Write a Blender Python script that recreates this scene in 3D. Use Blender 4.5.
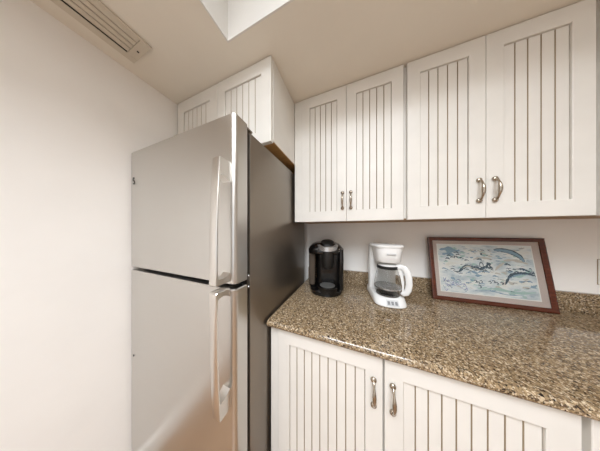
import bpy, bmesh, math, random
from mathutils import Vector, Matrix
PI = math.pi
scene = bpy.context.scene
for o in list(bpy.data.objects): bpy.data.objects.remove(o)
COL = scene.collection

# ---------------------------------------------------------------- camera
cam_d = bpy.data.cameras.new('camera'); cam = bpy.data.objects.new('camera', cam_d); COL.objects.link(cam)
cam_d.sensor_width = 36; cam_d.sensor_fit = 'HORIZONTAL'; cam_d.lens = 36 * 140.34 / 600
cam_d.shift_x = -0.6 / 600; cam_d.shift_y = 5.2 / 600
cam_d.clip_start = 0.01
cam.location = (0, 0, 1.3271); cam.rotation_euler = (PI / 2, 0, 0.3687)
scene.camera = cam
# ---------------------------------------------------------------- colour management
vs = scene.view_settings
vs.view_transform = 'Standard'; vs.look = 'None'; vs.gamma = 1; vs.use_curve_mapping = False
vs.exposure = -0.90
scene.cycles.max_bounces = 16; scene.cycles.glossy_bounces = 10; scene.cycles.transmission_bounces = 12; scene.cycles.diffuse_bounces = 6
# ---------------------------------------------------------------- world: daylight outside
w = bpy.data.worlds.new('daylight'); scene.world = w; w.use_nodes = True
w.node_tree.nodes['Background'].inputs[0].default_value = (0.93, 0.96, 1.0, 1)
w.node_tree.nodes['Background'].inputs[1].default_value = 1.0

def area(name, loc, rot, sx, sy, power, colr):
    d = bpy.data.lights.new(name, 'AREA'); d.shape = 'RECTANGLE'; d.size = sx; d.size_y = sy
    d.energy = power; d.color = colr
    o = bpy.data.objects.new(name, d); COL.objects.link(o); o.location = loc; o.rotation_euler = rot
    return o

# room dimensions (metres)
LX, RX, BY, FY, CZ = -1.126, 2.40, 1.186, -3.00, 2.183
SX0, SX1, SY0, SY1, SZ = -0.534, 0.75, -1.90, 0.472, 2.75       # skylight well
sky_lamp = area('skylight_daylight', ((SX0+SX1)/2, -1.08, SZ-0.03), (0, 0, 0), SX1-SX0-0.10, 1.50, 142, (0.92, 0.97, 1.04))
sky_lamp.data.spread = math.radians(146)
area('rear_fill_light', (0.3, FY+0.06, 1.25), (PI/2, 0, 0), 2.2, 1.7, 20, (0.93, 0.97, 1.03))  # fill lamp added behind the camera, no known source there

# ---------------------------------------------------------------- materials
def mat(name, colr, rough=0.5, metal=0.0, **kw):
    m = bpy.data.materials.new(name); m.use_nodes = True
    b = m.node_tree.nodes['Principled BSDF']
    b.inputs['Base Color'].default_value = (*colr, 1); b.inputs['Roughness'].default_value = rough
    b.inputs['Metallic'].default_value = metal
    for k, v in kw.items(): b.inputs[k.replace('_', ' ')].default_value = v
    return m
def srgb(r, g, b):
    f = lambda c: (c/255/12.92) if c/255 <= 0.04045 else ((c/255+0.055)/1.055)**2.4
    return (f(r), f(g), f(b))
def nodes(m): return m.node_tree.nodes, m.node_tree.links, m.node_tree.nodes['Principled BSDF']
def coords(m, scale=(1, 1, 1)):
    n, l, b = nodes(m)
    tc = n.new('ShaderNodeTexCoord'); mp = n.new('ShaderNodeMapping'); mp.inputs['Scale'].default_value = scale
    l.new(tc.outputs['Object'], mp.inputs['Vector']); return mp.outputs['Vector']
def noise(m, vec, scale, detail=3, rough=0.5):
    n, l, b = nodes(m); t = n.new('ShaderNodeTexNoise')
    t.inputs['Scale'].default_value = scale; t.inputs['Detail'].default_value = detail; t.inputs['Roughness'].default_value = rough
    l.new(vec, t.inputs['Vector']); return t.outputs['Fac']
def ramp(m, fac, stops, interp='LINEAR'):
    n, l, b = nodes(m); r = n.new('ShaderNodeValToRGB'); cr = r.color_ramp; cr.interpolation = interp
    while len(cr.elements) < len(stops): cr.elements.new(0.5)
    for e, (p, c) in zip(cr.elements, stops): e.position = p; e.color = (*c, 1)
    l.new(fac, r.inputs['Fac']); return r.outputs['Color']
def bump(m, h, strength, dist=0.001):
    n, l, b = nodes(m); bp = n.new('ShaderNodeBump'); bp.inputs['Strength'].default_value = strength; bp.inputs['Distance'].default_value = dist
    l.new(h, bp.inputs['Height']); l.new(bp.outputs['Normal'], b.inputs['Normal'])

def paint(name, c, rough, var=0.03, sc=6):
    m = mat(name, c, rough); v = coords(m)
    c2 = tuple(x*(1-var) for x in c)
    n, l, b = nodes(m); l.new(ramp(m, noise(m, v, sc), [(0.3, c2), (0.7, c)]), b.inputs['Base Color'])
    bump(m, noise(m, v, 260, 2), 0.08, 0.001); return m
M = {}
M['wall'] = paint('wall_paint', srgb(243, 240, 235), 0.7)
M['ceiling'] = paint('ceiling_paint', srgb(232, 226, 214), 0.85)
M['well'] = paint('well_paint', srgb(222, 220, 215), 0.8)
M['cab'] = paint('cabinet_paint', srgb(222, 219, 212), 0.38, 0.05, 9)
M['glaze_and_outlet_shadow'] = mat('groove_glaze_and_outlet_shadow', srgb(160, 144, 120), 0.6)  # brown glaze of the grooves, reused for the outlet plate's shadow outline
M['base_trim'] = mat('baseboard_paint', srgb(244, 241, 236), 0.4)
M['vent'] = mat('vent_metal', srgb(205, 196, 180), 0.5)
M['throat'] = mat('vent_throat', srgb(158, 148, 132), 0.8)
M['dark'] = mat('dark_gap', srgb(22, 20, 19), 0.7)
# natural wood (cabinet undersides)
def wood(name, c1, c2, rough, scale=(1, 14, 14), dist=4):
    m = mat(name, c1, rough); v = coords(m, scale); n, l, b = nodes(m)
    l.new(ramp(m, noise(m, v, dist, 5, 0.6), [(0.3, c1), (0.7, c2)]), b.inputs['Base Color']); return m
M['under'] = wood('cabinet_underside_wood', srgb(150, 112, 66), srgb(178, 138, 88), 0.5)
M['frame'] = wood('cherry_frame_wood', srgb(66, 28, 17), srgb(96, 44, 26), 0.25, (2, 20, 20), 5)
# floor boards
def floor_mat():
    m = mat('floor_planks', srgb(150, 105, 65), 0.3); n, l, b = nodes(m)
    v = coords(m, (1, 1, 1)); br = n.new('ShaderNodeTexBrick')
    br.inputs['Color1'].default_value = (*srgb(166, 134, 104), 1); br.inputs['Color2'].default_value = (*srgb(148, 116, 88), 1)
    br.inputs['Mortar'].default_value = (*srgb(80, 54, 34), 1); br.inputs['Scale'].default_value = 1
    br.inputs['Brick Width'].default_value = 1.2; br.inputs['Row Height'].default_value = 0.12; br.inputs['Mortar Size'].default_value = 0.002
    rot = n.new('ShaderNodeVectorRotate'); rot.rotation_type = 'Z_AXIS'; rot.inputs['Angle'].default_value = PI/2
    l.new(v, rot.inputs['Vector']); l.new(rot.outputs['Vector'], br.inputs['Vector']); l.new(br.outputs['Color'], b.inputs['Base Color']); return m
M['floor'] = floor_mat()
# speckled granite
def granite():
    m = mat('speckled_granite', srgb(160, 134, 104), 0.09); n, l, b = nodes(m); v = coords(m)
    nd = n.new('ShaderNodeTexNoise'); nd.inputs['Scale'].default_value = 90; l.new(v, nd.inputs['Vector'])
    add = n.new('ShaderNodeMix'); add.data_type = 'VECTOR'; add.inputs['Factor'].default_value = 0.006
    l.new(v, add.inputs['A']); l.new(nd.outputs['Color'], add.inputs['B'])
    def vor(scale):
        t = n.new('ShaderNodeTexVoronoi'); t.inputs['Scale'].default_value = scale; l.new(add.outputs['Result'], t.inputs['Vector'])
        s = n.new('ShaderNodeSeparateColor'); l.new(t.outputs['Color'], s.inputs['Color']); return s.outputs['Red']
    a = ramp(m, vor(200), [(0.0, srgb(34, 27, 23)), (0.18, srgb(88, 69, 50)), (0.34, srgb(140, 118, 88)), (0.6, srgb(162, 139, 107)), (0.84, srgb(212, 193, 164)), (0.94, srgb(116, 92, 70))], 'CONSTANT')
    c = ramp(m, vor(330), [(0.0, srgb(26, 21, 19)), (0.2, srgb(112, 92, 70)), (0.5, srgb(148, 127, 97)), (0.87, srgb(216, 201, 175))], 'CONSTANT')
    mx = n.new('ShaderNodeMix'); mx.data_type = 'RGBA'; mx.inputs['Factor'].default_value = 0.5
    l.new(a, mx.inputs['A']); l.new(c, mx.inputs['B']); l.new(mx.outputs['Result'], b.inputs['Base Color'])
    return m
M['granite'] = granite()
# brushed stainless
def steel(name, c, rough):
    m = mat(name, c, rough, 1.0); v = coords(m, (1, 1, 320)); n, l, b = nodes(m)
    r = n.new('ShaderNodeMapRange'); r.inputs['To Min'].default_value = rough*0.85; r.inputs['To Max'].default_value = rough*1.2
    l.new(noise(m, v, 3, 2), r.inputs['Value']); l.new(r.outputs['Result'], b.inputs['Roughness']); return m
M['steel'] = steel('brushed_stainless', srgb(206, 204, 200), 0.3)
M['handle_steel'] = steel('handle_stainless', srgb(220, 217, 212), 0.3)
M['case'] = mat('dark_grey_fridge_enamel', srgb(142, 133, 122), 0.33, 0.88)
_v = coords(M['case']); bump(M['case'], noise(M['case'], _v, 700, 2), 0.06, 0.0006)
M['nickel'] = mat('satin_nickel', srgb(176, 166, 152), 0.24, 1.0)
M['black'] = mat('gloss_black_plastic', srgb(14, 13, 13), 0.12)
M['black2'] = mat('matte_black_plastic', srgb(18, 17, 16), 0.45)
M['silver'] = mat('silver_plastic', srgb(188, 188, 188), 0.25, 0.8)
M['grate'] = mat('tray_metal', srgb(120, 120, 118), 0.35, 0.8)
M['plate'] = mat('warming_plate_coating', srgb(92, 84, 76), 0.35)
M['tank'] = mat('smoky_tank_plastic', srgb(96, 86, 76), 0.06, 0.0, Transmission_Weight=0.35, IOR=1.2)
M['white'] = mat('white_plastic', srgb(230, 230, 228), 0.25)
M['grey_panel'] = mat('grey_control_panel', srgb(196, 197, 197), 0.35)
M['button_and_glint'] = mat('button_grey', srgb(120, 122, 124), 0.4)
M['glass'] = mat('clear_glass', (0.97, 0.98, 0.98), 0.01, 0.0, Transmission_Weight=1.0, IOR=1.2)
M['mat'] = paint('picture_mat_board', srgb(190, 176, 166), 0.8, 0.06, 20)
M['mat_line'] = mat('mat_bevel_white', srgb(232, 232, 226), 0.7)
M['outlet'] = mat('outlet_plastic', srgb(240, 238, 232), 0.35)
def print_mat():
    m = mat('print_paper', srgb(205, 216, 214), 0.6); n, l, b = nodes(m); v = coords(m, (1, 1, 2.2))
    c = ramp(m, noise(m, v, 9, 6, 0.65), [(0.32, srgb(158, 176, 182)), (0.46, srgb(204, 213, 213)), (0.56, srgb(226, 229, 224)), (0.7, srgb(212, 210, 198))])
    l.new(c, b.inputs['Base Color']); return m
M['paper'] = print_mat()
M['ink'] = mat('slate_blue_ink', srgb(62, 82, 94), 0.6)
M['ink2'] = mat('pale_blue_ink', srgb(132, 160, 176), 0.6)
M['ink3'] = mat('violet_blue_ink', srgb(132, 140, 178), 0.6)
M['ink4'] = mat('green_wash_ink', srgb(160, 190, 182), 0.6)
M['ink5'] = mat('tan_wash_ink', srgb(190, 186, 174), 0.6)

# ---------------------------------------------------------------- mesh helpers
def obj(name, bm, m, parent=None, smooth=False, loc=None):
    if not isinstance(m, (list, tuple)): m = [m]
    bmesh.ops.recalc_face_normals(bm, faces=bm.faces)
    me = bpy.data.meshes.new(name); bm.to_mesh(me); bm.free()
    for k in m: me.materials.append(k)
    if smooth:
        me.polygons.foreach_set('use_smooth', [True]*len(me.polygons))
        try: me.set_sharp_from_angle(angle=math.radians(smooth if smooth is not True else 40))
        except Exception: pass
    o = bpy.data.objects.new(name, me); COL.objects.link(o)
    if parent: o.parent = parent
    if loc: o.location = loc
    return o
def thing(name, label, cat, loc=(0, 0, 0), rz=0, group=None):
    o = bpy.data.objects.new(name, None); COL.objects.link(o); o.empty_display_size = 0.05
    o.location = loc; o.rotation_euler = (0, 0, rz); o['label'] = label; o['category'] = cat
    if group: o['group'] = group
    return o
def tag(o, label, cat, group=None):
    o['label'] = label; o['category'] = cat
    if group: o['group'] = group
    return o
def struct(o, label, cat='room'):
    o['kind'] = 'structure'; o['label'] = label; o['category'] = cat; return o
def box(bm, x0, x1, y0, y1, z0, z1, mi=0, bev=0.0, seg=2):
    vs_ = [bm.verts.new((x, y, z)) for x in (x0, x1) for y in (y0, y1) for z in (z0, z1)]
    F = [(0, 1, 3, 2), (4, 6, 7, 5), (0, 4, 5, 1), (2, 3, 7, 6), (0, 2, 6, 4), (1, 5, 7, 3)]
    fs = [bm.faces.new([vs_[i] for i in f]) for f in F]
    for f in fs: f.material_index = mi
    if bev:
        es = list({e for f in fs for e in f.edges})
        r = bmesh.ops.bevel(bm, geom=es, offset=bev, segments=seg, profile=0.5, affect='EDGES', clamp_overlap=True)
        for f in r['faces']: f.material_index = mi
    return fs
def loft(bm, rings, mi=0, cap0=True, cap1=True, close=False):
    R = [[bm.verts.new(p) for p in r] for r in rings]
    n = len(R[0]); prs = list(zip(R[:-1], R[1:]))
    if close: prs.append((R[-1], R[0]))
    for a, b in prs:
        for i in range(n):
            f = bm.faces.new((a[i], a[(i+1) % n], b[(i+1) % n], b[i])); f.material_index = mi
    if not close:
        if cap0: bm.faces.new(R[0][::-1]).material_index = mi
        if cap1: bm.faces.new(R[-1]).material_index = mi
def sup(cx, cy, z, a, b, e=4, n=40):
    pts = []
    for i in range(n):
        t = 2*PI*i/n; c, s = math.cos(t), math.sin(t)
        pts.append((cx + a*math.copysign(abs(c)**(2/e), c), cy + b*math.copysign(abs(s)**(2/e), s), z))
    return pts
def lathe(bm, prof, cx=0, cy=0, n=36, mi=0, cap0=True, cap1=True):
    loft(bm, [[(cx + r*math.cos(2*PI*i/n), cy + r*math.sin(2*PI*i/n), z) for i in range(n)] for r, z in prof], mi, cap0, cap1)
def tube(bm, path, rad, n=12, mi=0, flat=1.0, up=Vector((1, 0, 0))):
    path = [Vector(p) for p in path]; rings = []
    for i, p in enumerate(path):
        d = (path[min(i+1, len(path)-1)] - path[max(i-1, 0)]).normalized()
        a = up - up.dot(d)*d; a.normalize(); b = d.cross(a)
        r = rad[i] if isinstance(rad, (list, tuple)) else rad
        rings.append([p + a*(r*flat*math.cos(2*PI*k/n)) + b*(r*math.sin(2*PI*k/n)) for k in range(n)])
    loft(bm, rings, mi)
def prism_x(bm, prof, x0, x1, mi=0):            # prof in (y, z), extruded along x
    loft(bm, [[(x, y, z) for y, z in prof] for x in (x0, x1)], mi)
def ball(bm, c, r, mi=0, sc=(1, 1, 1)):
    t = Matrix.Translation(c) @ Matrix.Diagonal((*sc, 1))
    res = bmesh.ops.create_uvsphere(bm, u_segments=14, v_segments=9, radius=r, matrix=t)
    for v in res['verts']:
        for f in v.link_faces: f.material_index = mi
nb = bmesh.new
def copy_tree(o, parent=None):
    c = o.copy(); COL.objects.link(c); c.parent = parent
    for ch in o.children: copy_tree(ch, c)
    return c

# ---------------------------------------------------------------- room shell
T = 0.12
bm = nb(); box(bm, LX-T, RX+T, FY-T, BY+T, -T, 0)
struct(obj('floor', bm, M['floor']), 'brown wood plank floor', 'floor')
bm = nb()
H = CZ + 0.10
W4 = 0.006
box(bm, LX-T, SX0-W4, FY-T, BY+T, CZ, H); box(bm, SX1+W4, RX+T, FY-T, BY+T, CZ, H)
box(bm, SX0-W4, SX1+W4, SY1+W4, BY+T, CZ, H); box(bm, SX0-W4, SX1+W4, FY-T, SY0-W4, CZ, H)
box(bm, SX0-W4, SX0, SY0-W4, SY1+W4, CZ, SZ, 1); box(bm, SX1, SX1+W4, SY0-W4, SY1+W4, CZ, SZ, 1)
box(bm, SX0, SX1, SY1, SY1+W4, CZ, SZ, 1); box(bm, SX0, SX1, SY0-W4, SY0, CZ, SZ, 1)
struct(obj('ceiling', bm, [M['ceiling'], M['well']]), 'tan white ceiling with a deep white skylight well', 'ceiling')
bm = nb(); box(bm, SX0-0.05, SX1+0.05, SY0-0.05, SY1+0.05, SZ, SZ+0.02)
struct(obj('window_1', bm, M['white']), 'skylight panel at the top of the well', 'window')
bm = nb(); box(bm, LX-T, LX, FY, BY, 0, CZ); struct(obj('wall_left', bm, M['wall']), 'cream wall left of the refrigerator', 'wall')
bm = nb(); box(bm, LX-T, RX+T, BY, BY+T, 0, CZ); struct(obj('wall_back', bm, M['wall']), 'cream wall behind the counter', 'wall')
bm = nb(); box(bm, RX, RX+T, FY, BY, 0, CZ); struct(obj('wall_right', bm, M['wall']), 'cream wall at the right end', 'wall')
WX0, WX1, WZ0, WZ1 = -0.8, 1.4, 0.4, 2.1
bm = nb()
box(bm, LX-T, WX0, FY-T, FY, 0, CZ); box(bm, WX1, RX+T, FY-T, FY, 0, CZ); box(bm, WX0, WX1, FY-T, FY, 0, WZ0); box(bm, WX0, WX1, FY-T, FY, WZ1, CZ)
struct(obj('wall_front', bm, M['wall']), 'cream wall behind the camera with a wide opening added for fill light', 'wall')
bm = nb()
for a in ((WX0, WX0+.05), (WX1-.05, WX1), ((WX0+WX1)/2-.03, (WX0+WX1)/2+.03)): box(bm, a[0], a[1], FY-0.08, FY-0.03, WZ0, WZ1, 0)
for a in ((WZ0, WZ0+.05), (WZ1-.05, WZ1)): box(bm, WX0, WX1, FY-0.08, FY-0.03, a[0], a[1], 0)
struct(obj('added_window', bm, M['base_trim']), 'unseen white framed window added behind the camera for fill light', 'window')  # unseen window, put in to go with the rear fill lamp
bm = nb()
prism_x(bm, [(0, 0), (-0.014, 0), (-0.014, 0.085), (-0.006, 0.10), (0, 0.10)], 0, 3.35)
bmesh.ops.rotate(bm, verts=bm.verts, matrix=Matrix.Rotation(PI/2, 3, 'Z'))
o = obj('baseboard_left', bm, M['base_trim'], loc=(LX, FY, 0)); struct(o, 'white baseboard along the left wall', 'baseboard')

# ---------------------------------------------------------------- ceiling vent
VX0, VX1, VY0, VY1 = -1.046, -0.882, -0.84, 0.360
v = thing('ceiling_vent', 'long narrow beige metal air vent with lengthwise slats in the ceiling', 'vent', ((VX0+VX1)/2, (VY0+VY1)/2, CZ))
hw, hl = (VX1-VX0)/2, (VY1-VY0)/2
bm = nb(); zt, zb = -0.001, -0.008
box(bm, -hw, -hw+0.034, -hl, hl, zb, zt, 0, .001); box(bm, hw-0.012, hw, -hl, hl, zb, zt, 0, .001)
box(bm, -hw+0.034, hw-0.012, hl-0.034, hl, zb, zt, 0, .001); box(bm, -hw+0.034, hw-0.012, -hl, -hl+0.034, zb, zt, 0, .001)
obj('vent_frame', bm, M['vent'], v)
bm = nb(); box(bm, -hw+0.034, hw-0.012, -hl+0.034, hl-0.034, -0.0035, -0.0005); obj('vent_throat', bm, M['throat'], v)
bm = nb(); box(bm, -hw+0.0345, -hw+0.0385, -hl+0.036, hl-0.036, -0.0062, -0.0038); obj('damper_slot', bm, M['dark'], v)
n = 4; x0 = -hw+0.040; wd = (hw-0.012-x0)/n
for i in range(n):
    bm = nb(); a = x0 + wd*i
    prof = [(a+0.001, -0.0038), (a+0.006, -0.0085), (a+wd*0.55, -0.0095), (a+wd-0.0015, -0.0060), (a+wd-0.0015, -0.0046), (a+wd*0.5, -0.0050)]
    loft(bm, [[(x, y, z) for x, z in prof] for y in (-hl+0.036, hl-0.036)]); obj('slat', bm, M['vent'], v)
bm = nb(); lathe(bm, [(0.0042, -0.0095), (0.0042, -0.007)], 0.005, hl-0.017, 12); obj('screw', bm, M['dark'], v)

# ---------------------------------------------------------------- cabinet doors
def make_pull(parent, name='pull_handle', loc=(0, 0, 0), L=0.106, bow=0.023, twist=False):
    bm = nb(); h = L/2; path = []; rad = []
    for i in range(21):
        t = -1 + i/10
        path.append((0, -0.004 - bow*(1-abs(t)**2.6)**0.75 if abs(t) < 1 else -0.004, t*(h-0.007)))
        a = abs(t)
        r = 0.0068 - 0.0032*min(1, max(0, (a-0.15)/0.5)) if a < 0.7 else 0.0036 + 0.0022*(max(0, 1-abs(a-0.86)/0.1))
        rad.append(r)
    tube(bm, path, rad, 12, up=Vector((1, 0, 0)))
    for s in (-1, 1):
        ball(bm, (0, -0.0045, s*(h-0.008)), 0.0102, 0, (1, 0.7, 1))
        tube(bm, [(0, 0.0, s*(h-0.008)), (0, -0.006, s*(h-0.008))], 0.0065, 12)
    return obj(name, bm, M['nickel'], parent, 50, loc)

def make_door(parent, x0, x1, z0, z1, yf, stile, rt, rb, n, handle=None, th=0.02):
    """door with its front face at y = yf; beadboard panel inset; coordinates in the parent's frame"""
    dx, dz = x1-x0, z1-z0
    bm = nb(); b = 0.0016
    def rc(ix0, ix1, iz0, iz1, y): return [(ix0, y, iz0), (ix1, y, iz0), (ix1, y, iz1), (ix0, y, iz1)]
    a0, a1, c0, c1 = stile, dx-stile, rb, dz-rt; h_ = b*.4
    loft(bm, [rc(0, dx, 0, dz, th), rc(0, dx, 0, dz, b), rc(h_, dx-h_, h_, dz-h_, h_), rc(b, dx-b, b, dz-b, 0),
              rc(a0-b, a1+b, c0-b, c1+b, 0), rc(a0-h_, a1+h_, c0-h_, c1+h_, h_), rc(a0, a1, c0, c1, b), rc(a0, a1, c0, c1, th)], close=True)
    d = obj('door', bm, M['cab'], parent, 30, (x0, yf, z0))
    bm = nb(); px0, px1, pz0, pz1 = stile, dx-stile, rb, dz-rt
    bw = (px1-px0)/n; g = 0.0020; y1, y2 = 0.0075, 0.0115
    cols = [(px0, y2, 1), (px0+g, y1, 0)]
    for i in range(1, n):
        x = px0 + bw*i; cols += [(x-g, y1, 1), (x, y2, 1), (x+g, y1, 0)]
    cols += [(px1-g, y1, 1), (px1, y2, 1)]
    zt_ = pz1 - 0.002
    A = [bm.verts.new((x, y, pz0)) for x, y, _ in cols]; B = [bm.verts.new((x, y, zt_)) for x, y, _ in cols]
    C = [bm.verts.new((x, y2, pz1)) for x, y, _ in cols]
    D = [bm.verts.new((x, th-0.002, pz0)) for x, y, _ in cols]; E_ = [bm.verts.new((x, th-0.002, pz1)) for x, y, _ in cols]
    for i in range(len(cols)-1):
        f = bm.faces.new((A[i], A[i+1], B[i+1], B[i])); f.material_index = cols[i][2] if i else 1
        f = bm.faces.new((B[i], B[i+1], C[i+1], C[i])); f.material_index = 1
        bm.faces.new((D[i], E_[i], E_[i+1], D[i+1]))
        bm.faces.new((A[i], D[i], D[i+1], A[i+1])); bm.faces.new((C[i], C[i+1], E_[i+1], E_[i]))
    bm.faces.new((A[0], B[0], C[0], E_[0], D[0])); k = -1; bm.faces.new((A[k], D[k], E_[k], C[k], B[k]))
    obj('beadboard_panel', bm, [M['cab'], M['glaze_and_outlet_shadow']], d)
    if handle: make_pull(d, loc=(handle[0]-x0, 0, handle[1]-z0))
    return d

DY, UZ, UT = 0.860, 1.383, 2.179           # front of upper doors, their bottom and top
def upper(label, x0, x1, splits, handles, gl=0.0, gr=0.0, n=5):
    t = thing('wall_cabinet', label, 'cabinet', ((x0+x1)/2, BY-0.003, UZ)); cx = (x0+x1)/2
    X = lambda x: x-cx; Yd = DY-(BY-0.003)
    bm = nb(); box(bm, X(x0), X(x1), Yd+0.021, 0, 0.008, CZ-0.002-UZ, 0)
    if gl: box(bm, X(x0), X(x0+gl), Yd+0.004, Yd+0.021, 0.002, CZ-0.002-UZ, 0, .001)
    obj('body', bm, M['cab'], t)
    bm = nb(); box(bm, X(x0)+.0005, X(x1)-.0005, Yd+0.023, -0.001, 0.0045, 0.0078); obj('bottom_panel', bm, M['under'], t)
    for (a, b), hx in zip(splits, handles):
        make_door(t, X(a), X(b), 0.0, UT-UZ, Yd, 0.0535, 0.066, 0.064, n, (X(hx), 1.504-UZ) if hx is not None else None)
    return t
upper('white beadboard wall cabinet next to the refrigerator, over the two coffee makers', -0.3755, 0.2395, [(-0.3235, -0.0462), (-0.0448, 0.2337)], [-0.0678, -0.0215], gl=0.051)
upper('white beadboard wall cabinet right of centre, above the framed picture', 0.2405, 0.8235, [(0.2489, 0.5320), (0.5334, 0.8169)], [0.5085, 0.5575])
upper('sliver of white wall cabinet at the right edge of the photo', 0.8245, 1.41, [(0.8330, 1.116), (1.1175, 1.402)], [1.09, 1.143])

# cabinet over the refrigerator
t = thing('wall_cabinet', 'deep white beadboard cabinet above the refrigerator, touching the ceiling', 'cabinet', (-0.747, BY-0.003, 1.767)); Yd = 0.583-(BY-0.003)
bm = nb(); box(bm, -0.368, 0.3685, Yd+0.021, 0, 0.006, CZ-0.002-1.767, 0, .001); obj('body', bm, M['cab'], t)
bm = nb(); box(bm, -0.367, 0.3675, Yd+0.03, -0.001, 0.001, 0.0058); obj('bottom_panel', bm, M['under'], t)
make_door(t, -0.366, 0.0025, -0.004, UT-1.767, Yd, 0.062, 0.074, 0.062, 6)
make_door(t, 0.0045, 0.367, -0.004, UT-1.767, Yd, 0.058, 0.066, 0.062, 6)

# base cabinets
LY = 0.566
def lower(label, x0, x1, splits, handles, gl=0.0):
    cx = (x0+x1)/2; t = thing('base_cabinet', label, 'cabinet', (cx, BY-0.003, 0)); Yd = LY-(BY-0.003); X = lambda x: x-cx
    bm = nb(); box(bm, X(x0), X(x1), Yd+0.021, 0, 0.10, 0.881); box(bm, X(x0), X(x1), Yd+0.08, 0, 0, 0.10)
    if gl: box(bm, X(x0), X(x0+gl), Yd+0.011, Yd+0.021, 0.10, 0.879, 0, .001)
    obj('body', bm, M['cab'], t)
    for (a, b), hx in zip(splits, handles):
        make_door(t, X(a), X(b), 0.115, 0.876, Yd, 0.056, 0.060, 0.075, 9, (X(hx), 0.749) if hx is not None else None)
    return t
lower('white beadboard base cabinet with two doors under the granite counter', -0.3745, 0.5225, [(-0.3290, 0.0915), (0.0975, 0.5170)], [0.0625, 0.1215], gl=0.043)
lower('white base cabinet at the far right edge under the counter', 0.5235, 1.40, [(0.5310, 0.95), (0.956, 1.39)], [0.92, 0.986])

# countertop
t = thing('countertop', 'speckled brown granite countertop with rounded front edge', 'countertop', (0, 0, 0.914))
bm = nb(); y0 = 0.545; th = 0.032; prof = [(BY-0.002, -th), (BY-0.002, 0)]
r = th/2
for i in range(0, 13):
    a = PI/2 + PI*i/12; prof.append((y0 + r*1.15 + r*1.15*math.cos(a), -r + r*math.sin(a)))
prism_x(bm, prof, -0.3776, 1.42)
obj('slab', bm, M['granite'], t, 40)
bm = nb(); box(bm, -0.3776, 1.42, BY-0.022, BY-0.002, 0.0002, 0.098, 0, .0015); obj('backsplash', bm, M['granite'], t)

# ---------------------------------------------------------------- refrigerator
FX0, FX1, FD, FC, FB, FT = -1.116, -0.389, 0.370, 0.449, 1.095, 1.7173
fcx = (FX0+FX1)/2
t = thing('refrigerator', 'stainless top freezer refrigerator with dark grey sides beside the counter', 'refrigerator', (fcx, (FC+FB)/2, 0))
fy = (FC+FB)/2; hx = (FX1-FX0)/2
bm = nb(); box(bm, -hx, hx, FC-fy, FB-fy, 0.03, FT, 0, .003); obj('case', bm, M['case'], t, 30)
bm = nb(); box(bm, -hx+.015, hx-.016, FC-fy-.0174, FC-fy-.0001, 0.07, FT-.01); obj('door_gasket', bm, M['dark'], t)
bm = nb(); box(bm, -hx+.01, hx-.01, FC-fy-.03, FC-fy, 0.005, 0.058, 0, .004); obj('toe_grille', bm, M['dark'], t)
for sx in (-1, 1):
    for yy in (FC-fy+.05, FB-fy-.05):
        bm = nb(); lathe(bm, [(0.016, 0), (0.016, 0.031)], sx*(hx-.05), yy, 14); obj('foot', bm, M['dark'], t)
def fdoor(name, z0, z1):
    bm = nb(); rings = []
    # plan outline of the door: gently bowed front, rounded corners
    out = []
    rr = 0.016; yb, yf = FC-0.0175-fy, FD-fy; a0, a1 = -hx, hx+0.0015
    out.append((a0, yb)); 
    for i in range(7):
        a = PI + (PI/2)*i/6; out.append((a0+rr+rr*math.cos(a), yf+rr+rr*math.sin(a)))
    for i in range(7):
        a = -PI/2 + (PI/2)*i/6; out.append((a1-rr+rr*math.cos(a), yf+rr+rr*math.sin(a)))
    out.append((a1, yb))
    for z, ins in ((z0, .003), (z0+.003, 0), (z1-.003, 0), (z1, .003)):
        cx_, cy_ = 0, (yb+yf)/2
        rings.append([(x - math.copysign(ins, x), y - math.copysign(ins, y-cy_), z) for x, y in out])
    loft(bm, rings)
    return obj(name, bm, M['steel'], t, 25)
d1 = fdoor('freezer_door', 1.1375, 1.741); d2 = fdoor('fresh_food_door', 0.062, 1.1205)
def fhandle(parent, zg, zo):
    """arched strap handle: zg end next to the gap, zo outer end; profile in (y, z) relative"""
    s = 1 if zo > zg else -1; Lh = abs(zo-zg); yf = FD-fy
    def yo(u): return -0.040 - 0.013*(1-u)**0.8 - 0.004*math.sin(PI*u)       # outer face standoff; u=0 at gap end
    th_ = 0.006
    st = [((0.0, Lh-.002), (0.0, Lh-.074)), ((-.012, Lh-.001), (-.010, Lh-.066)), ((-.026, Lh), (-.022, Lh-.060)), ((yo(1)+.003, Lh), (yo(.9)+th_+.002, Lh-.058)), ((yo(1), Lh-.006), (yo(.86)+th_, Lh-.062))]
    for i in range(13, 1, -1): st.append(((yo(i/16), i/16*Lh), (yo(i/16)+th_, i/16*Lh)))
    st += [((yo(.03), .004), (yo(.08)+th_+.001, .026)), ((yo(0)+.004, 0.0), (yo(.05)+th_+.006, .021)), ((-.03, 0.0), (-.024, .019)), ((-.012, 0.0), (-.010, .023)), ((0.0, 0.0), (0.0, .032))]
    bm = nb(); w2 = 0.0165; hxp = -0.425-fcx; rings = []
    for (yo_, zo_), (yi_, zi_) in st:
        O_ = Vector((0, yo_, zo_)); I_ = Vector((0, yi_, zi_)); d_ = (I_-O_).normalized()*.002
        ring = []
        for p, sx, off in ((O_, -w2+.003, 0), (O_, w2-.003, 0), (O_, w2, 1), (I_, w2, 0), (I_, -w2, 0), (O_, -w2, 1)):
            q = p + d_*off; ring.append((hxp+sx, yf+q.y, zg+s*q.z))
        rings.append(ring)
    loft(bm, rings)
    return obj('door_handle', bm, M['handle_steel'], parent, 35)
fhandle(d1, 1.148, 1.572); fhandle(d2, 1.128, 0.700)
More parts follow.
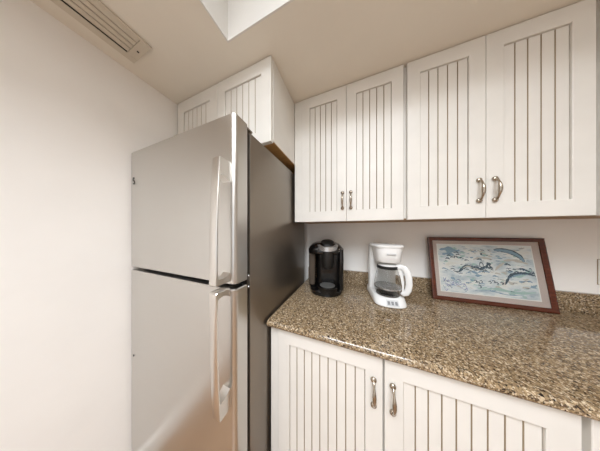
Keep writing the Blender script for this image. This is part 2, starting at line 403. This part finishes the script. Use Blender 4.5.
# round badge mark and small lock dot at the left edges
bm = nb()
for (a0, a1, cx_, cz) in ((0.4, 4.6, 0, 0.006), (-2.6, 1.8, 0.001, -0.010)):
    tube(bm, [(-hx+.040+cx_+.007*math.cos(a0+(a1-a0)*i/10), FD-fy-.0008, 1.589+cz+.009*math.sin(a0+(a1-a0)*i/10)) for i in range(11)], 0.0016, 6, up=Vector((0, 1, 0)))
obj('badge', bm, M['black2'], d1)
bm = nb(); ball(bm, (-hx+.040, FD-fy-.001, 0.676), .004, 0, (1, .4, 1.4)); obj('badge', bm, M['black2'], d2)
for z in (1.150, 1.106):
    bm = nb(); ball(bm, (hx-.002, FC-fy-.006, z), .005); obj('hinge_pin', bm, M['silver'], t)
bm = nb(); box(bm, hx-.055, hx-.004, FC-fy-.055, FC-fy+.02, FT+.010, FT+.018, 0, .002); obj('hinge_cover', bm, M['case'], t)

# ---------------------------------------------------------------- framed picture leaning on the wall
PW, PH = 0.498, 0.374
lean = math.asin(0.060/PH)
t = thing('framed_picture', 'cherry wood framed blue coastal print leaning against the wall', 'picture', (0.6925, 1.0885, 0.9178), 0.044)
t.rotation_euler = (-lean, 0, 0.044)
FWd = 0.021
bm = nb()
def frame_bar(p0, p1, q0, q1, m_):
    # p outer, q inner corners, simple moulding in three steps
    rows = [(p0, p1, 0.018), (p0, p1, 0.002), (tuple(a*.75+b*.25 for a, b in zip(p0, q0)), tuple(a*.75+b*.25 for a, b in zip(p1, q1)), 0.0),
            (tuple(a*.3+b*.7 for a, b in zip(p0, q0)), tuple(a*.3+b*.7 for a, b in zip(p1, q1)), 0.003), (q0, q1, 0.0045), (q0, q1, 0.018)]
    V = [[bm.verts.new((a[0], y, a[1])) for a in (r0, r1)] for r0, r1, y in rows]
    for i in range(len(V)): 
        j = (i+1) % len(V); bm.faces.new((V[i][0], V[i][1], V[j][1], V[j][0]))
O = [(-PW/2, 0), (PW/2, 0), (PW/2, PH), (-PW/2, PH)]; I = [(-PW/2+FWd, FWd), (PW/2-FWd, FWd), (PW/2-FWd, PH-FWd), (-PW/2+FWd, PH-FWd)]
for i in range(4): frame_bar(O[i], O[(i+1) % 4], I[i], I[(i+1) % 4], 0)
bmesh.ops.remove_doubles(bm, verts=bm.verts, dist=1e-5)
obj('frame', bm, M['frame'], t, 25)
bm = nb(); box(bm, -PW/2+FWd-.002, PW/2-FWd+.002, 0.0085, 0.0125, FWd-.002, PH-FWd+.002); obj('mat_board', bm, M['mat'], t)
MW = 0.034; ax0, ax1, az0, az1 = -PW/2+FWd+0.024, PW/2-FWd-0.032, FWd+0.03, PH-FWd-0.024
bm = nb(); box(bm, ax0-.004, ax1+.004, 0.0077, 0.0084, az0-.004, az1+.004); obj('mat_bevel', bm, M['mat_line'], t)
bm = nb(); box(bm, ax0, ax1, 0.0070, 0.0076, az0, az1); pr = obj('art_print', bm, M['paper'], t)
aw, ah = ax1-ax0, az1-az0
def P2(u, v): return (ax0 + u*aw, az1 - v*ah)
random.seed(4)
def ribbon(bm, pts, wid, y, mi=0, jit=0.0):
    pts = [Vector(P2(*p)) for p in pts]; L = []
    # catmull resample
    res = []
    for i in range(len(pts)-1):
        p0, p1, p2, p3 = pts[max(i-1, 0)], pts[i], pts[i+1], pts[min(i+2, len(pts)-1)]
        for k in range(5):
            s = k/5; res.append(0.5*((2*p1)+(-p0+p2)*s+(2*p0-5*p1+4*p2-p3)*s*s+(-p0+3*p1-3*p2+p3)*s**3))
    res.append(pts[-1]); n_ = len(res); prev = None
    for i, p in enumerate(res):
        d = (res[min(i+1, n_-1)]-res[max(i-1, 0)]); d = d.normalized() if d.length else Vector((1, 0)); nn = Vector((-d.y, d.x))
        w_ = wid*(0.35+0.65*math.sin(PI*min(1, max(0, i/(n_-1)))))*(1+jit*random.uniform(-1, 1))
        cur = (bm.verts.new((p.x+nn.x*w_, y, p.y+nn.y*w_)), bm.verts.new((p.x-nn.x*w_, y, p.y-nn.y*w_)))
        if prev: bm.faces.new((prev[0], prev[1], cur[1], cur[0])).material_index = mi
        prev = cur
bm = nb(); Y1, Y2, Y3 = 0.00685, 0.0067, 0.0065
inks = [M['ink'], M['ink2'], M['ink3'], M['ink4'], M['ink5']]
# washes
ribbon(bm, [(.02, .12), (.1, .1), (.2, .14), (.26, .12)], .014, Y1, 1, .5)
ribbon(bm, [(.05, .22), (.12, .2), (.2, .24)], .008, Y1, 1, .5)
ribbon(bm, [(.45, .90), (.6, .86), (.8, .9), (.97, .86)], .006, Y1, 3, .5)
ribbon(bm, [(.40, .3), (.5, .26), (.6, .28)], .007, Y1, 4, .5)
ribbon(bm, [(.62, .5), (.66, .42), (.72, .34)], .006, Y1, 4, .5)
ribbon(bm, [(.78, .6), (.88, .55), (.97, .45)], .010, Y1, 3, .5)
ribbon(bm, [(.72, .3), (.82, .28), (.95, .34)], .006, Y1, 4, .4)
# long curved spit, upper right
sp = [(.635, .09), (.70, .085), (.80, .12), (.88, .20), (.915, .30)]
ribbon(bm, sp, .0125, Y2, 0, .08); ribbon(bm, [(a, b+.005) for a, b in sp], .0080, Y3, 1, .2)
# islands in the middle
ribbon(bm, [(.16, .56), (.22, .58), (.27, .50), (.33, .44), (.40, .48), (.47, .49), (.52, .44), (.57, .47)], .0065, Y2, 0, .4)
ribbon(bm, [(.30, .60), (.36, .56), (.42, .58), (.48, .53), (.56, .55)], .0035, Y2, 1, .6)
ribbon(bm, [(.27, .50), (.33, .45), (.40, .49), (.46, .50)], .0035, Y3, 4, .4)
ribbon(bm, [(.53, .47), (.545, .40), (.56, .36), (.575, .44), (.60, .46)], .006, Y2, 0, .5)
ribbon(bm, [(.46, .42), (.475, .36), (.50, .38), (.50, .44)], .0028, Y2, 0, .4)
ribbon(bm, [(.70, .76), (.73, .66), (.77, .58), (.83, .54), (.90, .52), (.97, .55)], .0075, Y2, 0, .45)
ribbon(bm, [(.80, .46), (.87, .44), (.93, .47), (.98, .52)], .0042, Y2, 0, .6)
ribbon(bm, [(.74, .64), (.80, .58), (.88, .54)], .0030, Y3, 1, .4)
ribbon(bm, [(.72, .38), (.75, .36), (.78, .39)], .0035, Y2, 0, .5)
for (a, b) in [(.10, .25), (.14, .28), (.18, .27), (.24, .29), (.30, .33), (.08, .31), (.21, .22), (.13, .53), (.19, .17), (.44, .30)]:
    ribbon(bm, [(a, b), (a+.03, b-.012), (a+.055, b+.01)], .003, Y2, 0, .6)
# lettering-like shapes low in the print and title scribble
for k, (a, b) in enumerate([(.38, .74), (.41, .77), (.44, .74), (.42, .84), (.53, .74), (.57, .72), (.60, .75), (.65, .74)]):
    ribbon(bm, [(a, b), (a+.015, b-.02), (a+.03, b+.01), (a+.012, b+.03)], .0022, Y2, 0, .4)
for k in range(16):
    a, b = random.uniform(.42, .60), random.uniform(.07, .2)
    ribbon(bm, [(a, b), (a+.01, b+.02), (a+.022, b)], .0016, Y2, 4 if k % 2 else 0, .4)
for k in range(34):
    a, b = random.uniform(.01, .27), random.uniform(.70, .95)
    ribbon(bm, [(a, b), (a+random.uniform(.01, .03), b+random.uniform(-.05, .05)), (a+.035, b+random.uniform(-.03, .03))], .0015, Y2, random.choice([1, 2, 2, 0]), .4)
for k in range(110):
    a, b = random.uniform(.01, .94), random.uniform(.04, .95)
    ribbon(bm, [(a, b), (a+.015, b+random.uniform(-.015, .015)), (a+random.uniform(.025, .05), b+random.uniform(-.01, .01))], .0014, Y2, random.choice([1, 1, 3, 4, 0]), .4)
for k in range(70):
    a, b = random.uniform(.0, .95), random.uniform(.03, .95)
    ribbon(bm, [(a, b), (a+.02, b+random.uniform(-.02, .02)), (a+random.uniform(.04, .07), b+random.uniform(-.02, .02))], random.uniform(.002, .006), 0.00688, random.choice([1, 1, 3, 3, 4]), .5)
for k in range(26):
    a = .28+.3*random.random(); b = .50+random.uniform(-.06, .06)
    ribbon(bm, [(a, b), (a+.012, b-.02), (a+.026, b+.004)], .0018, Y3, 0, .5)
    a = .72+.25*random.random(); b = .52+random.uniform(-.08, .05)
    ribbon(bm, [(a, b), (a+.012, b-.02), (a+.026, b+.004)], .0018, Y3, 0, .5)
ribbon(bm, [(.42, .93), (.55, .91), (.7, .95), (.86, .93)], .0025, Y2, 1, .4)
obj('islands_drawing', bm, inks, pr)
bm = nb(); box(bm, -PW/2+FWd-.001, PW/2-FWd+.001, 0.0046, 0.0058, FWd-.001, PH-FWd+.001)
M['pane'] = mat('picture_glass', (1, 1, 1), 0.02, 0.0, Transmission_Weight=1.0, IOR=1.12)
obj('glass_pane', bm, M['pane'], t)

# ---------------------------------------------------------------- wall outlet
t = thing('wall_outlet', 'white rectangular outlet plate on the wall right of the picture', 'outlet', (1.1635, BY, 1.06))
bm = nb(); box(bm, -0.035, 0.035, -0.006, -0.0005, 0, 0.124, 0, .002); obj('cover_plate', bm, M['outlet'], t)
bm = nb(); box(bm, -0.0368, 0.0368, -0.0012, -0.0002, -0.0015, 0.1255); obj('plate_shadow_edge', bm, M['glaze_and_outlet_shadow'], t)  # dark backing box standing in for the shadow outline round the plate
for z in (0.022, 0.070):
    bm = nb(); box(bm, -0.017, 0.017, -0.0075, -0.0055, z, z+0.032, 0, .001)
    for x in (-0.006, 0.006): box(bm, x-.001, x+.001, -0.0078, -0.0070, z+.014, z+.024, 1)
    obj('socket', bm, [M['outlet'], M['dark']], t)

# ---------------------------------------------------------------- single-serve coffee maker (black)
t = thing('single_serve_coffee_maker', 'glossy black single cup coffee maker with silver handle beside the refrigerator', 'coffee maker', (-0.188, 1.006, 0.9143), 0.19)
bm = nb()
# foot / base with a rounded front
loft(bm, [sup(-0.004, 0.0, z, a, b, 2.8, 44) for z, a, b in ((0, .103, .134), (.006, .109, .140), (.028, .111, .142), (.034, .107, .138))])
# column
loft(bm, [sup(0.016, 0.045, z, a, .095, 4.5, 44) for z, a in ((.030, .088), (.12, .090), (.22, .092), (.285, .092))])
# flanks reaching forward each side of the cup recess
loft(bm, [sup(0.0905, y, z, .022, b, 3, 24) for z, y, b in ((.03, .015, .105), (.12, .02, .105), (.22, .01, .115), (.29, .015, .105))])
# head
loft(bm, [sup(-0.009, cy_, z, a, b, e, 44) for z, cy_, a, b, e in ((.256, .010, .112, .105, 3), (.262, .006, .119, .114, 3), (.285, .004, .119, .118, 3), (.304, .010, .110, .112, 2.8), (.320, .016, .094, .102, 2.6), (.330, .024, .072, .088, 2.4), (.335, .03, .040, .06, 2.2))])
body = obj('body', bm, M['black'], t, 50)
bm = nb()
loft(bm, [sup(0.004, cy_, z, a, b, 2.3, 36) for z, cy_, a, b in ((.292, -.048, .044, .056), (.318, -.034, .050, .060), (.336, -.015, .046, .056), (.347, -.004, .032, .040), (.351, 0, .014, .018))])
obj('lid', bm, M['black2'], t, 50)
bm = nb()   # silver handle: flat horseshoe round the front of the head
for zz, rr_ in ((0, 0),):
    rings = []
    for i in range(25):
        a = PI + PI*i/24 - 0.0
        cxh, cyh = 0.004, -0.062; c, s = math.cos(a), math.sin(a)
        px_, py_ = cxh + .060*c, cyh + .074*s
        nx_, ny_ = c, s; zc = .297 + 0.010*abs(c)**2
        w_ = .0085
        rings.append([(px_+nx_*w_, py_+ny_*w_, zc+.012), (px_-nx_*w_, py_-ny_*w_, zc+.015), (px_-nx_*w_, py_-ny_*w_, zc-.014), (px_+nx_*w_, py_+ny_*w_, zc-.014)])
    loft(bm, rings)
obj('lift_handle', bm, M['silver'], t, 40)
bm = nb(); lathe(bm, [(.030, .165), (.038, .175), (.044, .215), (.046, .262), (.046, .285)], 0.004, -0.075, 32); obj('brew_head', bm, M['black2'], t, 40)
bm = nb(); loft(bm, [sup(0.004, -.088, z, a, b, 2.4, 36) for z, a, b in ((.004, .062, .056), (.030, .066, .060), (.052, .066, .060), (.056, .062, .056))]); obj('drip_tray', bm, M['black'], t, 40)
bm = nb()
lathe(bm, [(.048, .0562), (.048, .058)], 0.004, -.088, 32)
for k in range(-4, 5):
    hw_ = math.sqrt(max(0, .046**2-(k*.010)**2)); box(bm, .004-hw_, .004+hw_, -.088+k*.010-.002, -.088+k*.010+.002, .058, .0605)
obj('tray_grate', bm, M['grate'], t, 30)
bm = nb(); loft(bm, [sup(-.100, .028, z, a, b, 4, 36) for z, a, b in ((.040, .021, .084), (.044, .024, .088), (.250, .027, .090), (.2555, .027, .090))]); tk = obj('water_tank', bm, M['tank'], t, 40)
bm = nb(); loft(bm, [sup(-.099, .028, z, a, b, 3.5, 36) for z, a, b in ((.0335, .024, .086), (.0395, .025, .088))]); obj('tank_base', bm, M['black'], t, 40)
for (bx, by, bz) in ((.062, -.098, .291), (.078, -.088, .292), (.090, -.070, .292), (.076, -.092, .281)):
    bm = nb(); ball(bm, (0, 0, 0), .0050, 0, (1, 1, .8))
    obj('button_and_glint', bm, M['silver'], t, 60, (bx, by, bz))  # silver dots set as buttons to imitate highlights on the right shoulder

# ---------------------------------------------------------------- drip coffee maker (white)
dcx, dcy, drz = 0.174, 0.990, 0.13
t = thing('drip_coffee_maker', 'white drip coffee maker on the counter between the black coffee maker and picture', 'coffee maker', (dcx, dcy, 0.9143), drz)
def dshape(z, a, yb, yf, n=36):        # rounded-front footprint
    pts = [(a, yb, z)]
    r_ = a
    for i in range(n+1):
        th_ = -PI*i/n; c, s = math.cos(th_), math.sin(th_)
        pts.append((a*math.copysign(abs(c)**(2/2.6), c), yf + r_*.8 + (r_*.8)*math.copysign(abs(s)**(2/2.6), s), z))
    pts.append((-a, yb, z)); return pts
bm = nb()
loft(bm, [dshape(z, a, .105, f_) for z, a, f_ in ((0, .078, -.117), (.004, .082, -.121), (.012, .082, -.120), (.038, .079, -.100), (.043, .074, -.092))])
obj('base', bm, M['white'], t, 50)
bm = nb(); loft(bm, [sup(0, .072, z, a, b, 5, 40) for z, a, b in ((.041, .079, .034), (.15, .078, .034), (.312, .077, .035))]); obj('water_reservoir', bm, M['white'], t, 50)
bm = nb()
loft(bm, [sup(0, cy_, z, a, b, 3, 40) for z, cy_, a, b in ((.232, -.022, .060, .062), (.240, -.022, .065, .068), (.29, -.018, .070, .076), (.306, -.016, .073, .078), (.314, -.016, .073, .078))])
bk = obj('filter_basket', bm, M['white'], t, 50)
bm = nb(); box(bm, -.022, .022, -.0985, -.0945, .279, .287, 0, .001); obj('badge', bm, M['grey_panel'], bk)
bm = nb(); loft(bm, [sup(0, .008, z, a, b, 4, 44) for z, a, b in ((.3142, .077, .100), (.318, .0795, .103), (.327, .0795, .103), (.331, .075, .098))]); obj('lid', bm, M['white'], t, 50)
bm = nb(); lathe(bm, [(.058, .0432), (.060, .0455), (.057, .048)], 0, -.035, 36); obj('warming_plate', bm, M['plate'], t, 40)
bm = nb()
prof = [(-.1215, .012), (-.1035, .0375), (-.098, .036), (-.116, .010)]
prism_x(bm, prof, -.030, .030); cp = obj('control_panel', bm, M['grey_panel'], t, 30)
for x in (-.018, 0, .018):
    bm = nb(); prism_x(bm, [(-.1195, .0175), (-.1095, .0315), (-.108, .0300), (-.118, .0160)], x-.006, x+.006); obj('button_and_glint', bm, M['button_and_glint'], cp)
# glass carafe sitting on the warming plate
cl = Matrix.Rotation(drz, 3, 'Z') @ Vector((0, -.035, 0))
t = thing('coffee_carafe', 'empty glass carafe with white handle standing in the white coffee maker', 'carafe', (dcx+cl.x, dcy+cl.y, 0.9143+.0484), 1.15)
bm = nb()
pr_o = [(.050, 0), (.060, .003), (.066, .015), (.069, .035), (.068, .062), (.062, .100), (.054, .130), (.050, .148), (.052, .160)]
pr_i = [(r_-.0022, z) for r_, z in pr_o[::-1]]; pr_i[-1] = (.048, .0028)
lathe(bm, pr_o + pr_i, 0, 0, 40)
obj('glass_body', bm, M['glass'], t, 60)
bm = nb(); lathe(bm, [(.0522, .146), (.0545, .146), (.0545, .162), (.0522, .162)], 0, 0, 40); obj('collar', bm, M['black2'], t, 40)
bm = nb(); lathe(bm, [(.0690, .036), (.0706, .036), (.0703, .043), (.0687, .043)], 0, 0, 40); obj('metal_band', bm, M['silver'], t, 40)
bm = nb(); lathe(bm, [(.050, .1625), (.050, .167), (.030, .172), (.010, .173)], 0, 0, 36); obj('lid', bm, M['white'], t, 40)
bm = nb()
hp = [(-.046, .158), (-.066, .163), (-.082, .157), (-.094, .140), (-.101, .110), (-.103, .075), (-.099, .045), (-.090, .026), (-.080, .020), (-.070, .026)]
rings = []
hpv = [Vector((0, a, b)) for a, b in hp]
for i, p in enumerate(hpv):
    d = (hpv[min(i+1, len(hpv)-1)]-hpv[max(i-1, 0)]).normalized(); b_ = d.cross(Vector((1, 0, 0)))
    w1, w2_ = .0125, (.013, .015, .017, .0165, .0155, .015, .015, .0155, .015, .013)[i]
    rings.append([p + Vector((1, 0, 0))*w1*math.copysign(abs(math.cos(a))**.6, math.cos(a)) + b_*w2_*math.copysign(abs(math.sin(a))**.6, math.sin(a)) for a in [2*PI*k/16 for k in range(16)]])
loft(bm, rings)
# inner grip web
loft(bm, [[(x, a, b) for a, b in ((-.0725, .030), (-.080, .030), (-.082, .080), (-.074, .140), (-.060, .158), (-.056, .150), (-.066, .100), (-.0725, .060))] for x in (-.008, .008)])
obj('handle', bm, M['white'], t, 50)
